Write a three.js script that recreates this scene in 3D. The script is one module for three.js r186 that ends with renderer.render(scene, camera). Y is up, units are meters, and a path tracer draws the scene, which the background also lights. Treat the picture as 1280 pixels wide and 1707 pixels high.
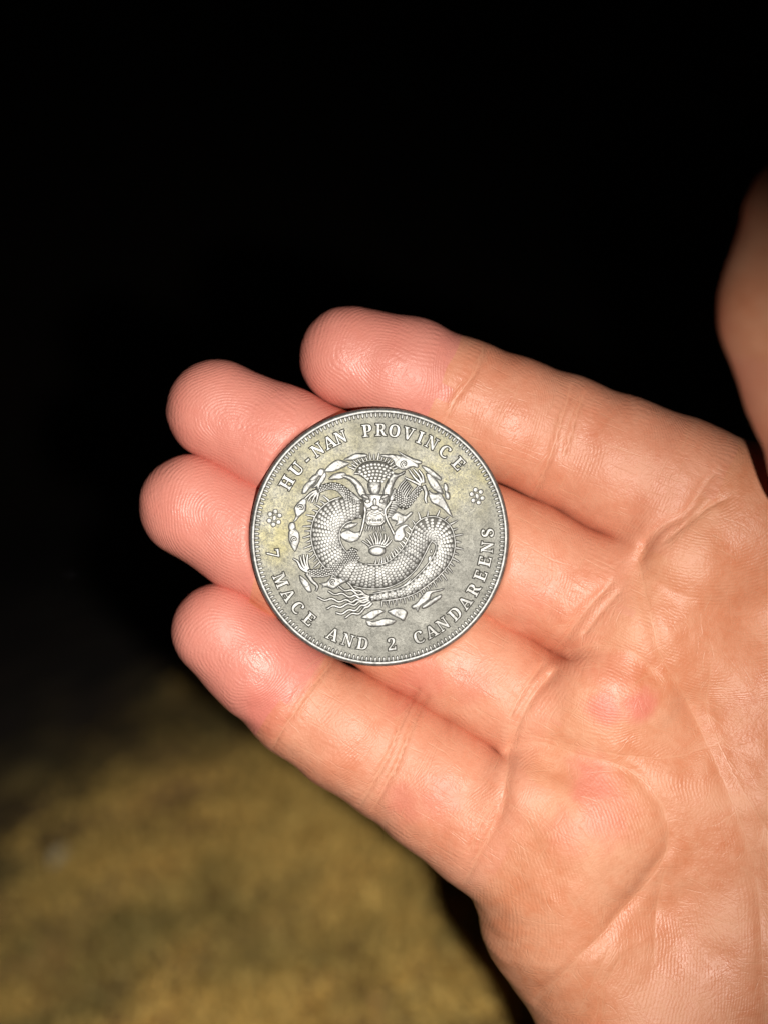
import * as THREE from 'three';
import { FontLoader } from 'three/addons/loaders/FontLoader.js';
import { TextGeometry } from 'three/addons/geometries/TextGeometry.js';
import { mergeGeometries } from 'three/addons/utils/BufferGeometryUtils.js';

// ---------------------------------------------------------------- camera, light, exposure
const PITCH = THREE.MathUtils.degToRad(35);          // the camera looks down at the open hand
const D0 = 0.25;                                     // camera to coin, metres
const CAM_H = 0.31;                                  // camera above the ground
const axisZ = new THREE.Vector3(0, Math.sin(PITCH), Math.cos(PITCH));   // out of the palm
const axisY = new THREE.Vector3(0, Math.cos(PITCH), -Math.sin(PITCH));
const O = new THREE.Vector3(0, CAM_H, 0.205).addScaledVector(axisZ, -D0);
const handSpace = (x, y, z) => O.clone().add(new THREE.Vector3(x, 0, 0)).addScaledVector(axisY, y).addScaledVector(axisZ, z);

const scene = new THREE.Scene();
scene.background = new THREE.Color().setRGB(0.0022, 0.0021, 0.0020);     // night
const camera = new THREE.PerspectiveCamera(2 * Math.atan(0.07785 / D0) * 180 / Math.PI, 767 / 1024, 0.01, 60);
camera.position.copy(handSpace(0, 0, D0));
camera.lookAt(O);
camera.focus = D0;
camera.userData.fStop = 7.5;
const renderer = new THREE.WebGLRenderer({ antialias: true });
renderer.setSize(767, 1024);
renderer.toneMapping = THREE.LinearToneMapping;
renderer.toneMappingExposure = 1;
renderer.shadowMap.enabled = true;

// the one lamp: a small torch held next to the lens
const torch = new THREE.SpotLight(new THREE.Color().setRGB(1, 0.95, 0.87), 0.355, 0, THREE.MathUtils.degToRad(25), 0.76, 2);
torch.name = 'torch_light';
torch.position.copy(handSpace(0.020, -0.013, D0 + 0.005));
torch.target.position.copy(handSpace(-0.015, -0.033, 0));
torch.castShadow = true;
torch.shadow.radius = 0.11;
torch.shadow.mapSize.set(2048, 2048);
torch.shadow.camera.near = 0.05; torch.shadow.camera.far = 4;
scene.add(torch, torch.target);

// ---------------------------------------------------------------- helpers
const MM = 0.001, PXMM = 39.5 / 433, FPX = D0 * 1000 / PXMM;
const mmx = (px, z = 0) => (px - 640) * (D0 * 1000 - z) / FPX;
const mmy = (py, z = 0) => (853.5 - py) * (D0 * 1000 - z) / FPX;
let seed = 1234567;
const rnd = () => { seed = (Math.imul(seed, 1664525) + 1013904223) >>> 0; return seed / 4294967296; };
const sstep = (a, b, x) => { const t = Math.min(1, Math.max(0, (x - a) / (b - a))); return t * t * (3 - 2 * t); };
const mix = (a, b, t) => a + (b - a) * t;
const PERM = new Float32Array(65536); for (let i = 0; i < 65536; i++) PERM[i] = rnd() * 2 - 1;
function noise(x, y) {                                   // value noise, -1..1
  const xi = Math.floor(x), yi = Math.floor(y), fx = x - xi, fy = y - yi;
  const u = fx * fx * (3 - 2 * fx), v = fy * fy * (3 - 2 * fy);
  const a = PERM[(xi & 255) | ((yi & 255) << 8)], b = PERM[((xi + 1) & 255) | ((yi & 255) << 8)];
  const c = PERM[(xi & 255) | (((yi + 1) & 255) << 8)], d = PERM[((xi + 1) & 255) | (((yi + 1) & 255) << 8)];
  return (a + (b - a) * u) * (1 - v) + (c + (d - c) * u) * v;
}
const fbm = (x, y, n = 4) => { let s = 0, a = 0.5; for (let i = 0; i < n; i++) { s += a * noise(x, y); x = x * 2.03 + 17.3; y = y * 2.03 + 9.1; a *= 0.5; } return s; };
function dataTexture(data, w, h, srgb) {
  const t = new THREE.DataTexture(data, w, h, THREE.RGBAFormat, THREE.UnsignedByteType);
  t.wrapS = t.wrapT = THREE.RepeatWrapping; t.magFilter = THREE.LinearFilter; t.minFilter = THREE.LinearMipmapLinearFilter; t.generateMipmaps = true;
  if (srgb) t.colorSpace = THREE.SRGBColorSpace;
  t.needsUpdate = true; return t;
}
const toSRGB = (c) => { c = Math.min(1, Math.max(0, c)); return Math.round(255 * (c <= 0.0031308 ? 12.92 * c : 1.055 * Math.pow(c, 1 / 2.4) - 0.055)); };
function shade(o) { o.traverse((c) => { if (c.isMesh) { c.castShadow = true; c.receiveShadow = true; } }); return o; }
function placeInHandSpace(o, x, y, z) { o.position.copy(handSpace(x, y, z)); o.rotation.x = -PITCH; return o; }

// ---------------------------------------------------------------- ground: a bank that curves away
const patch = (x, z) => Math.hypot(x - 0.15, z - 0.14) - 0.43 + 0.05 * fbm(x * 14 + 2, z * 14 + 6, 3);      // negative inside the grassy patch; beyond it the torch pool's fade-out is painted
const groundY = (x, z) => {
  const r = Math.hypot(x - 0.15, (z - 0.14) * 1.0), s = Math.max(0, r - 0.14);
  let y = -0.60 * (s - 0.17 * (1 - Math.exp(-s / 0.17)));
  y = y < -0.5 ? -0.5 - 0.12 * (1 - Math.exp((y + 0.5) / 0.12)) : y;
  return y + 0.006 * fbm(x * 22 + 5, z * 22, 3) + 0.004 * noise(x * 70, z * 70);
};
{
  const N = 300, colr = [], pos = [], uv = [], idx = [], R = 12;
  const warp = (t) => Math.sign(t) * (0.9 * Math.abs(t) + (R - 0.9) * Math.pow(Math.abs(t), 6));
  for (let j = 0; j <= N; j++) for (let i = 0; i <= N; i++) {
    const x = warp(i / N * 2 - 1), z = warp(j / N * 2 - 1);
    const poolFade = sstep(-0.08, 0.10, patch(x, z) + 0.03 * noise(x * 60, z * 60)); colr.push(mix(1, 0.10, poolFade), mix(1, 0.10, poolFade), mix(1, 0.22, poolFade));  // vertex colour darkens outward, painting the torchlight's fall-off into the ground
    pos.push(x, groundY(x, z), z); uv.push(x / 0.5, z / 0.5);
  }
  for (let j = 0; j < N; j++) for (let i = 0; i < N; i++) { const a = j * (N + 1) + i, b = a + N + 1; idx.push(a, b, a + 1, a + 1, b, b + 1); }
  const g = new THREE.BufferGeometry();
  g.setAttribute('position', new THREE.Float32BufferAttribute(pos, 3)); g.setAttribute('uv', new THREE.Float32BufferAttribute(uv, 2));
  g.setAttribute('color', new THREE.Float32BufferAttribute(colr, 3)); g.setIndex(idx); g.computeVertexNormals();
  const S = 512, d = new Uint8Array(S * S * 4);
  for (let y = 0; y < S; y++) for (let x = 0; x < S; x++) {
    const u = x / S * 32, v = y / S * 32, k = (y * S + x) * 4;
    const n = fbm(u, v, 4), m = fbm(u * 0.5 + 40, v * 0.5, 3);
    const t = Math.min(1, Math.max(0, 0.5 + n)), w = Math.min(1, Math.max(0, 0.5 + m * 1.2));
    d[k] = toSRGB(mix(0.20, 0.50, t)); d[k + 1] = toSRGB(mix(0.145, 0.335, t) * mix(0.85, 1.05, w)); d[k + 2] = toSRGB(mix(0.05, 0.10, t)); d[k + 3] = 255;
  }
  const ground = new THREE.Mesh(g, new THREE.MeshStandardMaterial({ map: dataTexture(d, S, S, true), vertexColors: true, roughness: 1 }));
  ground.name = 'ground'; ground.userData = { kind: 'structure', label: 'olive brown mossy ground below the hand' };
  scene.add(shade(ground));

  // short dry grass and moss
  const blade = new THREE.BufferGeometry();
  const bp = [], bi = [];
  for (let i = 0; i < 4; i++) { const t = i / 3, w = 0.5 * (1 - t * t); bp.push(-w, t, t * t * 0.55, w, t, t * t * 0.55); if (i < 3) bi.push(2 * i, 2 * i + 1, 2 * i + 2, 2 * i + 1, 2 * i + 3, 2 * i + 2); }
  blade.setAttribute('position', new THREE.Float32BufferAttribute(bp, 3)); blade.setIndex(bi); blade.computeVertexNormals();
  const COUNT = 110000, grass = new THREE.InstancedMesh(blade, new THREE.MeshStandardMaterial({ color: 0xffffff, roughness: 0.8, side: THREE.DoubleSide }), COUNT);
  const m4 = new THREE.Matrix4(), q = new THREE.Quaternion(), e = new THREE.Euler(), c = new THREE.Color(), p = new THREE.Vector3(), s = new THREE.Vector3();
  for (let i = 0; i < COUNT; i++) {
    let x, z; do { x = -0.40 + rnd() * 0.64; z = -0.46 + rnd() * 0.54; } while (rnd() < sstep(-0.13, 0.06, patch(x, z)));
    const clump = fbm(x * 45 + 3, z * 45, 3);
    p.set(x, groundY(x, z) - 0.001, z);
    e.set((rnd() - 0.5) * 1.9, rnd() * 6.28, (rnd() - 0.5) * 1.9, 'YXZ'); q.setFromEuler(e);
    const L = (0.002 + 0.005 * rnd()) * (1 + clump * 0.7) * (1 - 0.7 * sstep(-0.12, 0.02, patch(x, z))); s.set(0.0007 + 0.0011 * rnd(), L, L);
    grass.setMatrixAt(i, m4.compose(p, q, s));
    const straw = Math.min(1, Math.max(0, 0.70 + fbm(x * 22, z * 22 + 7, 4) * 1.5 + (rnd() - 0.5) * 0.4)), v = 0.85 + 0.3 * rnd();
    c.setRGB(mix(0.25, 0.80, straw) * v, mix(0.195, 0.53, straw) * v, mix(0.058, 0.145, straw) * v); grass.setColorAt(i, c);
  }
  // one pale dry leaf on the grass
  const ray = new THREE.Vector3(mmx(100) * MM, 0, 0).addScaledVector(axisY, mmy(1430) * MM).addScaledVector(axisZ, -D0).normalize(), lp = camera.position.clone();
  while (lp.y > groundY(lp.x, lp.z) + 0.005) lp.addScaledVector(ray, 0.001);
  const lv = [], li = [];
  for (let i = 0; i <= 8; i++) { const t = i / 8, w = 0.0028 * Math.pow(Math.sin(Math.PI * Math.min(0.98, t * 0.9 + 0.06)), 0.8); for (let k = -1; k <= 1; k++) for (const h of [0, 0.00035]) lv.push(k * w, 0.0012 * Math.abs(k) + 0.002 * Math.sin(t * 3) + h, (t - 0.5) * 0.011); }
  for (let i = 0; i < 8; i++) for (let k = 0; k < 2; k++) { const a = i * 6 + k * 2, b = a + 6; li.push(a, b, a + 2, a + 2, b, b + 2, a + 1, a + 3, b + 1, a + 3, b + 3, b + 1); }
  const lg = new THREE.BufferGeometry(); lg.setAttribute('position', new THREE.Float32BufferAttribute(lv, 3)); lg.setIndex(li); lg.computeVertexNormals();
  const leaf = new THREE.Mesh(lg, new THREE.MeshStandardMaterial({ color: new THREE.Color().setRGB(0.50, 0.42, 0.26), roughness: 0.8 }));
  leaf.name = 'dry_leaf'; leaf.position.copy(lp); leaf.rotation.set(0.35, -0.5, 0.1); leaf.scale.setScalar(0.62); leaf.userData = { label: 'small pale dry leaf lying on the olive grass', category: 'leaf' };
  scene.add(shade(leaf));
  grass.name = 'grass'; grass.userData = { kind: 'stuff', label: 'short dry olive and straw coloured grass on the ground', category: 'grass' };
  scene.add(shade(grass));
}

// ---------------------------------------------------------------- hand: joints (picture px of the axis, half width px, height of the palm side in mm)
const COIN = { x: mmx(632), y: mmy(895), r: 19.75, top: 0, h: 2.3 };
const tiltN = new THREE.Vector3(0.068, -0.058, 1).normalize();                     // the coin lies tilted, its fingertip side raised
const coinPlane = (x, y) => -(tiltN.x * (x - COIN.x) + tiltN.y * (y - COIN.y)) / tiltN.z;
const chains = {
  index: [[584, 595, 85, -2.2], [680, 622, 91, -1.6], [768, 662, 95, -2.6], [850, 699, 102, -1.6], [935, 733, 106, -2.0], [1030, 776, 114, -0.6], [1130, 818, 120, 0.6], [1240, 872, 126, 1.8]],
  middle: [[362, 683, 84, -1.2], [470, 736, 90, -1.0], [560, 782, 93, -2.0], [650, 829, 98, -2.0], [740, 876, 102, -2.2], [872, 945, 107, -0.6], [985, 1000, 107, 0.0], [1110, 1062, 116, 1.4]],
  ring: [[319, 843, 86, -1.4], [410, 895, 89, -1.2], [495, 945, 89, -2.0], [590, 1000, 91, -2.0], [680, 1055, 93, -2.2], [760, 1100, 94, -1.4], [828, 1141, 93, -0.8], [895, 1180, 93, -0.2], [1010, 1245, 108, 1.4]],
  pinky: [[366, 1051, 79, -1.6], [430, 1108, 85, -1.4], [503, 1172, 89, -2.0], [578, 1217, 97, -1.0], [652, 1260, 102, -1.4], [730, 1312, 108, -0.4], [812, 1370, 114, 0.4], [935, 1450, 128, 2.2]],
  thumb: [[1372, 372, 134, 54], [1350, 515, 140, 52], [1385, 640, 132, 47], [1432, 760, 138, 40], [1540, 1020, 170, 27], [1720, 1330, 210, 14]],
};
const palmBones = [
  [[1240, 872, 122, 2.0], [1800, 1330, 200, 3]],
  [[1110, 1062, 114, 1.6], [1850, 1500, 200, 2]],
  [[1010, 1245, 108, 1.6], [1830, 1650, 200, 2]],
  [[938, 1452, 128, 2.4], [955, 1510, 148, 2.4], [1110, 1730, 185, 4], [1330, 1880, 205, 5], [1780, 1900, 190, 2]],
  [[1540, 1020, 170, 22], [1500, 1300, 200, 12], [1700, 1500, 220, 8]],
  [[1090, 1330, 130, 1.2], [1240, 1560, 190, 2.2], [1620, 1740, 220, 2]], [[1300, 1250, 180, 2.2], [1620, 1600, 230, 3]],
  [[1840, 1600, 240, 0], [2350, 2050, 300, -6]],
];
function toBone(p) { const cxm = mmx(p[0]), cym = mmy(p[1]), top = p[3] + 0.85 * coinPlane(cxm, cym) * (1 - sstep(16, 46, Math.hypot(cxm - COIN.x, cym - COIN.y))); let z = top, r = 0; for (let i = 0; i < 3; i++) { r = p[2] * (D0 * 1000 - z) / FPX; z = top - r; } return { x: mmx(p[0], z), y: mmy(p[1], z), z, r }; }
const C = {}; for (const k in chains) C[k] = chains[k].map(toBone);
const palmC = palmBones.map((b) => b.map(toBone));
function boxOf(ch) { const b = [1e9, 1e9, 1e9, -1e9, -1e9, -1e9]; for (const p of ch) { b[0] = Math.min(b[0], p.x - p.r); b[1] = Math.min(b[1], p.y - p.r); b[2] = Math.min(b[2], p.z - p.r); b[3] = Math.max(b[3], p.x + p.r); b[4] = Math.max(b[4], p.y + p.r); b[5] = Math.max(b[5], p.z + p.r); } return b; }
const boxDist = (b, x, y, z) => { const dx = Math.max(b[0] - x, 0, x - b[3]), dy = Math.max(b[1] - y, 0, y - b[4]), dz = Math.max(b[2] - z, 0, z - b[5]); return Math.sqrt(dx * dx + dy * dy + dz * dz); };
const smin = (a, b, k) => { const h = Math.max(k - Math.abs(a - b), 0) / k; return Math.min(a, b) - h * h * k * 0.25; };
function segDist(a, b, x, y, z, square) {
  const dx = b.x - a.x, dy = b.y - a.y, dz = b.z - a.z, L2 = dx * dx + dy * dy + dz * dz;
  let t = ((x - a.x) * dx + (y - a.y) * dy + (z - a.z) * dz) / L2; t = t < 0 ? 0 : t > 1 ? 1 : t;
  const ex = x - a.x - dx * t, ey = y - a.y - dy * t, ez = z - a.z - dz * t, r = a.r + (b.r - a.r) * t;
  if (!square) return Math.sqrt(ex * ex + ey * ey + ez * ez) - r;
  const q = Math.sqrt(ex * ex + ey * ey), w = ez < 0 ? -ez : ez;                 // a finger is a little square in section
  const e2 = Math.sqrt(q * q + w * w), e3 = Math.cbrt(q * q * q + w * w * w);
  return 0.58 * e2 + 0.42 * e3 - r;
}
function chainDist(ch, box, x, y, z, k, square) {
  const bd = boxDist(box, x, y, z); if (bd > 9) return bd;
  let d = 1e9; for (let i = 0; i + 1 < ch.length; i++) { const s = segDist(ch[i], ch[i + 1], x, y, z, square); d = d > 1e8 ? s : smin(d, s, k); }
  return d;
}
const fingers = ['index', 'middle', 'ring', 'pinky'].map((n) => ({ ch: C[n], box: boxOf(C[n]) }));
const thumbF = { ch: C.thumb, box: boxOf(C.thumb) }, palmF = palmC.map((ch) => ({ ch, box: boxOf(ch) }));
// soft pads: centre px, radii mm, height of the top
const pads = [[985, 1392, 11.5, 10.5, 5.4], [1030, 1172, 10, 9, 3.8], [1165, 935, 9.5, 9, 3.4], [1075, 1050, 7, 6, 2.6], [870, 1330, 6, 6, 2.2], [1066, 930, 4, 4, -2.8]].map(([px, py, rx, ry, top]) => ({ x: mmx(px), y: mmy(py), rx, ry, z: top - 6, rz: 6 }));
// flexion creases: points px, depth mm, half width mm
const creases = [
  [[[812, 560], [790, 620], [762, 662], [735, 715]], 0.5, 0.55], [[[955, 640], [938, 700], [918, 760], [893, 830]], 0.45, 0.5], [[[975, 655], [955, 720], [940, 760]], 0.25, 0.4],
  [[[1190, 790], [1140, 850], [1100, 885], [1070, 935]], 0.9, 1.0], [[[1210, 830], [1150, 862], [1108, 905]], 0.35, 0.5],
  [[[1020, 972], [985, 1010], [955, 1050], [925, 1098]], 0.8, 0.8], [[[1035, 985], [1003, 1020], [975, 1058]], 0.35, 0.5],
  [[[925, 1118], [890, 1160], [868, 1205], [845, 1258]], 0.6, 0.7], [[[905, 1110], [868, 1160], [850, 1200]], 0.3, 0.5],
  [[[556, 1105], [520, 1150], [487, 1195], [448, 1258]], 0.45, 0.45], [[[540, 1105], [505, 1150], [480, 1185]], 0.22, 0.35],
  [[[700, 1160], [668, 1215], [640, 1270], [600, 1355]], 0.42, 0.4], [[[716, 1170], [683, 1228], [655, 1285], [618, 1362]], 0.42, 0.4],
  [[[850, 1262], [838, 1320], [812, 1390], [772, 1486]], 0.75, 0.8], [[[830, 1330], [805, 1360], [780, 1420]], 0.25, 0.4],
  [[[845, 1256], [890, 1238], [960, 1255], [1030, 1272], [1085, 1318], [1106, 1375], [1098, 1430], [1044, 1500], [971, 1576], [914, 1650], [895, 1700]], 0.95, 0.95],
  [[[880, 1225], [950, 1240], [1040, 1255], [1110, 1260], [1190, 1240]], 0.4, 0.8],
  [[[1065, 935], [1078, 1010], [1092, 1080], [1145, 1172], [1188, 1270], [1228, 1370], [1254, 1450], [1262, 1580], [1268, 1700]], 0.75, 0.9],
  [[[1180, 1110], [1176, 1180], [1200, 1250], [1240, 1330], [1285, 1400]], 0.5, 0.7], [[[1290, 1250], [1270, 1340], [1258, 1450], [1262, 1560]], 0.5, 0.7],
  [[[930, 1095], [1000, 1075], [1060, 1090], [1100, 1130]], 0.35, 0.9], [[[1105, 1440], [1090, 1520], [1085, 1600]], 0.3, 0.6],
  [[[960, 1690], [980, 1640], [1010, 1570]], 0.22, 0.4], [[[990, 1690], [1000, 1640], [1025, 1590]], 0.2, 0.35],
].map(([pts, depth, w], i) => ({ depth: i === 15 ? depth * 0.7 : i > 15 ? depth * 0.6 : depth * 1.15, w: i >= 15 ? w * 1.35 : w, pts: new THREE.CatmullRomCurve3(pts.map(([a, b]) => new THREE.Vector3(mmx(a), mmy(b), 0))).getPoints(pts.length * 4) }));
for (const c of creases) { const b = [1e9, 1e9, -1e9, -1e9]; for (const p of c.pts) { b[0] = Math.min(b[0], p.x); b[1] = Math.min(b[1], p.y); b[2] = Math.max(b[2], p.x); b[3] = Math.max(b[3], p.y); } c.box = b; }
function polyDist(pts, x, y) {
  let m = 1e9, at = 0;
  for (let i = 0; i + 1 < pts.length; i++) {
    const a = pts[i], b = pts[i + 1], dx = b.x - a.x, dy = b.y - a.y; let t = ((x - a.x) * dx + (y - a.y) * dy) / (dx * dx + dy * dy); t = t < 0 ? 0 : t > 1 ? 1 : t;
    const ex = x - a.x - dx * t, ey = y - a.y - dy * t, d = ex * ex + ey * ey; if (d < m) { m = d; at = (i + t) / (pts.length - 1); }
  }
  return [Math.sqrt(m), at];
}
function creaseDepth(x, y) {
  let s = 0; x += 0.55 * noise(x * 0.22 + 5, y * 0.22); y += 0.55 * noise(x * 0.22, y * 0.22 + 8); const vary = 0.9 + 0.4 * noise(x * 0.2 + 60, y * 0.2);
  for (const c of creases) {
    const g = c.w * 3; if (x < c.box[0] - g || x > c.box[2] + g || y < c.box[1] - g || y > c.box[3] + g) continue;
    const [d, t] = polyDist(c.pts, x, y); if (d > g) continue;
    const end = Math.min(1, Math.min(t, 1 - t) * 6 + 0.35);
    s += c.depth * vary * end * (Math.exp(-(d * d) / (c.w * c.w * 0.5)) * 0.6 + Math.exp(-(d * d) / (c.w * c.w * 2.2)) * 0.4);
  }
  return 0.8 * (1 - Math.exp(-s / 0.8));
}
// the skin is meshed in two passes, neighbouring fingers apart, so that touching fingers keep a sharp fold between them
let shell = null;
const shells = [{ fingers: [fingers[0], fingers[2]], under: 0, lo: [-40, -128, -46], hi: [165, 72, 62] }, { fingers: [fingers[1], fingers[3]], under: 0.06, lo: [-40, -80, -46], hi: [62, 30, 14] }];
function handSDF(x, y, z) {
  let d = 1e9;
  for (const f of shell.fingers) d = Math.min(d, chainDist(f.ch, f.box, x, y, z, 1.6, true));
  let p = 1e9; for (const b of palmF) { const s = chainDist(b.ch, b.box, x, y, z, 5, false); p = p > 1e8 ? s : smin(p, s, 8); }
  for (const q of pads) {
    const ex = (x - q.x) / q.rx, ey = (y - q.y) / q.ry, ez = (z - q.z) / q.rz, l = Math.sqrt(ex * ex + ey * ey + ez * ez);
    if (l < 3) p = smin(p, (l - 1) * 6, 3.5);
  }
  p += shell.under;
  if (!shell.under) p = smin(p, chainDist(thumbF.ch, thumbF.box, x, y, z, 4, false), 6);
  d = smin(d, p, 3.2);
  if (d > -4 && d < 4 && z > -13) d += creaseDepth(x, y) * sstep(-13, -7, z) * (z > 18 ? 0 : 1);
  if (d > -4 && d < 4) d += 0.10 * noise(x * 0.35 + 3, y * 0.35 + z * 0.2);
  // flesh pressed flat where the coin lies
  const cr = Math.hypot(x - COIN.x, y - COIN.y) - COIN.r, cz = Math.abs(z - coinPlane(x, y) - (COIN.top - COIN.h / 2)) - COIN.h / 2 - 0.02;
  const cd = cr > 0 && cz > 0 ? Math.sqrt(cr * cr + cz * cz) : Math.max(cr, cz);
  d = -smin(-d, cd, 0.9);
  return d;
}
function meshHand(h) {
  const { lo, hi } = shell, B = 8;
  const nb = [0, 1, 2].map((i) => Math.ceil((hi[i] - lo[i]) / (h * B))), n = nb.map((v) => v * B + 1);
  const F = new Float32Array(n[0] * n[1] * n[2]).fill(9), id = (i, j, k) => i + n[0] * (j + n[1] * k);
  const half = h * B / 2, reach = half * 1.75 * 1.5 + 1.5, active = [];
  for (let c = 0; c < nb[2]; c++) for (let b = 0; b < nb[1]; b++) for (let a = 0; a < nb[0]; a++) {
    const d = handSDF(lo[0] + (a * B) * h + half, lo[1] + (b * B) * h + half, lo[2] + (c * B) * h + half);
    const on = Math.abs(d) < reach; if (on) active.push([a, b, c]);
    for (let k = 0; k <= B; k++) for (let j = 0; j <= B; j++) for (let i = 0; i <= B; i++) { const q = id(a * B + i, b * B + j, c * B + k); if (!on) { if (F[q] === 9) F[q] = d > 0 ? 5 : -5; } }
  }
  const done = new Uint8Array(F.length);
  for (const [a, b, c] of active) for (let k = 0; k <= B; k++) for (let j = 0; j <= B; j++) for (let i = 0; i <= B; i++) {
    const q = id(a * B + i, b * B + j, c * B + k); if (done[q]) continue; done[q] = 1;
    F[q] = handSDF(lo[0] + (a * B + i) * h, lo[1] + (b * B + j) * h, lo[2] + (c * B + k) * h);
  }
  const vid = new Map(), pos = [], idx = [];
  const cellVertex = (i, j, k) => {
    const key = id(i, j, k); let v = vid.get(key); if (v !== undefined) return v;
    let sx = 0, sy = 0, sz = 0, m = 0;
    const f = []; for (let q = 0; q < 8; q++) f.push(F[id(i + (q & 1), j + (q >> 1 & 1), k + (q >> 2))]);
    for (let q = 0; q < 8; q++) for (const bit of [1, 2, 4]) if (!(q & bit)) { const p = q | bit; if ((f[q] < 0) !== (f[p] < 0)) { const t = f[q] / (f[q] - f[p]); sx += (q & 1) + (bit === 1 ? t : 0); sy += (q >> 1 & 1) + (bit === 2 ? t : 0); sz += (q >> 2) + (bit === 4 ? t : 0); m++; } }
    v = pos.length / 3; pos.push(lo[0] + (i + sx / m) * h, lo[1] + (j + sy / m) * h, lo[2] + (k + sz / m) * h); vid.set(key, v); return v;
  };
  for (const [a, b, c] of active) for (let k = c * B; k < c * B + B; k++) for (let j = b * B; j < b * B + B; j++) for (let i = a * B; i < a * B + B; i++) {
    if (!i || !j || !k) continue;
    const f0 = F[id(i, j, k)] < 0;
    const quad = (v0, v1, v2, v3, flip) => { if (flip) idx.push(v0, v2, v1, v0, v3, v2); else idx.push(v0, v1, v2, v0, v2, v3); };
    if (i + 1 < n[0] && f0 !== F[id(i + 1, j, k)] < 0) quad(cellVertex(i, j - 1, k - 1), cellVertex(i, j, k - 1), cellVertex(i, j, k), cellVertex(i, j - 1, k), !f0);
    if (j + 1 < n[1] && f0 !== F[id(i, j + 1, k)] < 0) quad(cellVertex(i - 1, j, k - 1), cellVertex(i - 1, j, k), cellVertex(i, j, k), cellVertex(i, j, k - 1), !f0);
    if (k + 1 < n[2] && f0 !== F[id(i, j, k + 1)] < 0) quad(cellVertex(i - 1, j - 1, k), cellVertex(i, j - 1, k), cellVertex(i, j, k), cellVertex(i - 1, j, k), !f0);
  }
  // pull every vertex onto the surface and take its slope as the normal
  const nor = new Float32Array(pos.length), P = new Float32Array(pos.length), e = 0.12;
  for (let v = 0; v < pos.length; v += 3) {
    let x = pos[v], y = pos[v + 1], z = pos[v + 2], gx, gy, gz;
    const grad = () => { gx = handSDF(x + e, y, z) - handSDF(x - e, y, z); gy = handSDF(x, y + e, z) - handSDF(x, y - e, z); gz = handSDF(x, y, z + e) - handSDF(x, y, z - e); };
    grad(); let g = Math.hypot(gx, gy, gz) || 1; const d = Math.max(-0.3, Math.min(0.3, handSDF(x, y, z) * 2 * e / g)); x -= d * gx / g; y -= d * gy / g; z -= d * gz / g;
    nor[v] = gx / g; nor[v + 1] = gy / g; nor[v + 2] = gz / g; P[v] = x * MM; P[v + 1] = y * MM; P[v + 2] = z * MM;
  }
  return { P, nor, idx };
}
const T0 = { x: mmx(190), y: mmy(1730), w: (1330 - 190) * PXMM, h: (1730 - 470) * PXMM };   // the palm's own plane, mm
console.log('meshing hand');
const hm = { P: [], nor: [], idx: [] };
for (shell of shells) { const m = meshHand(0.62), at = hm.P.length / 3; for (const v of m.P) hm.P.push(v); for (const v of m.nor) hm.nor.push(v); for (const v of m.idx) hm.idx.push(v + at); }
console.log('hand triangles', hm.idx.length / 3);

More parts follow.
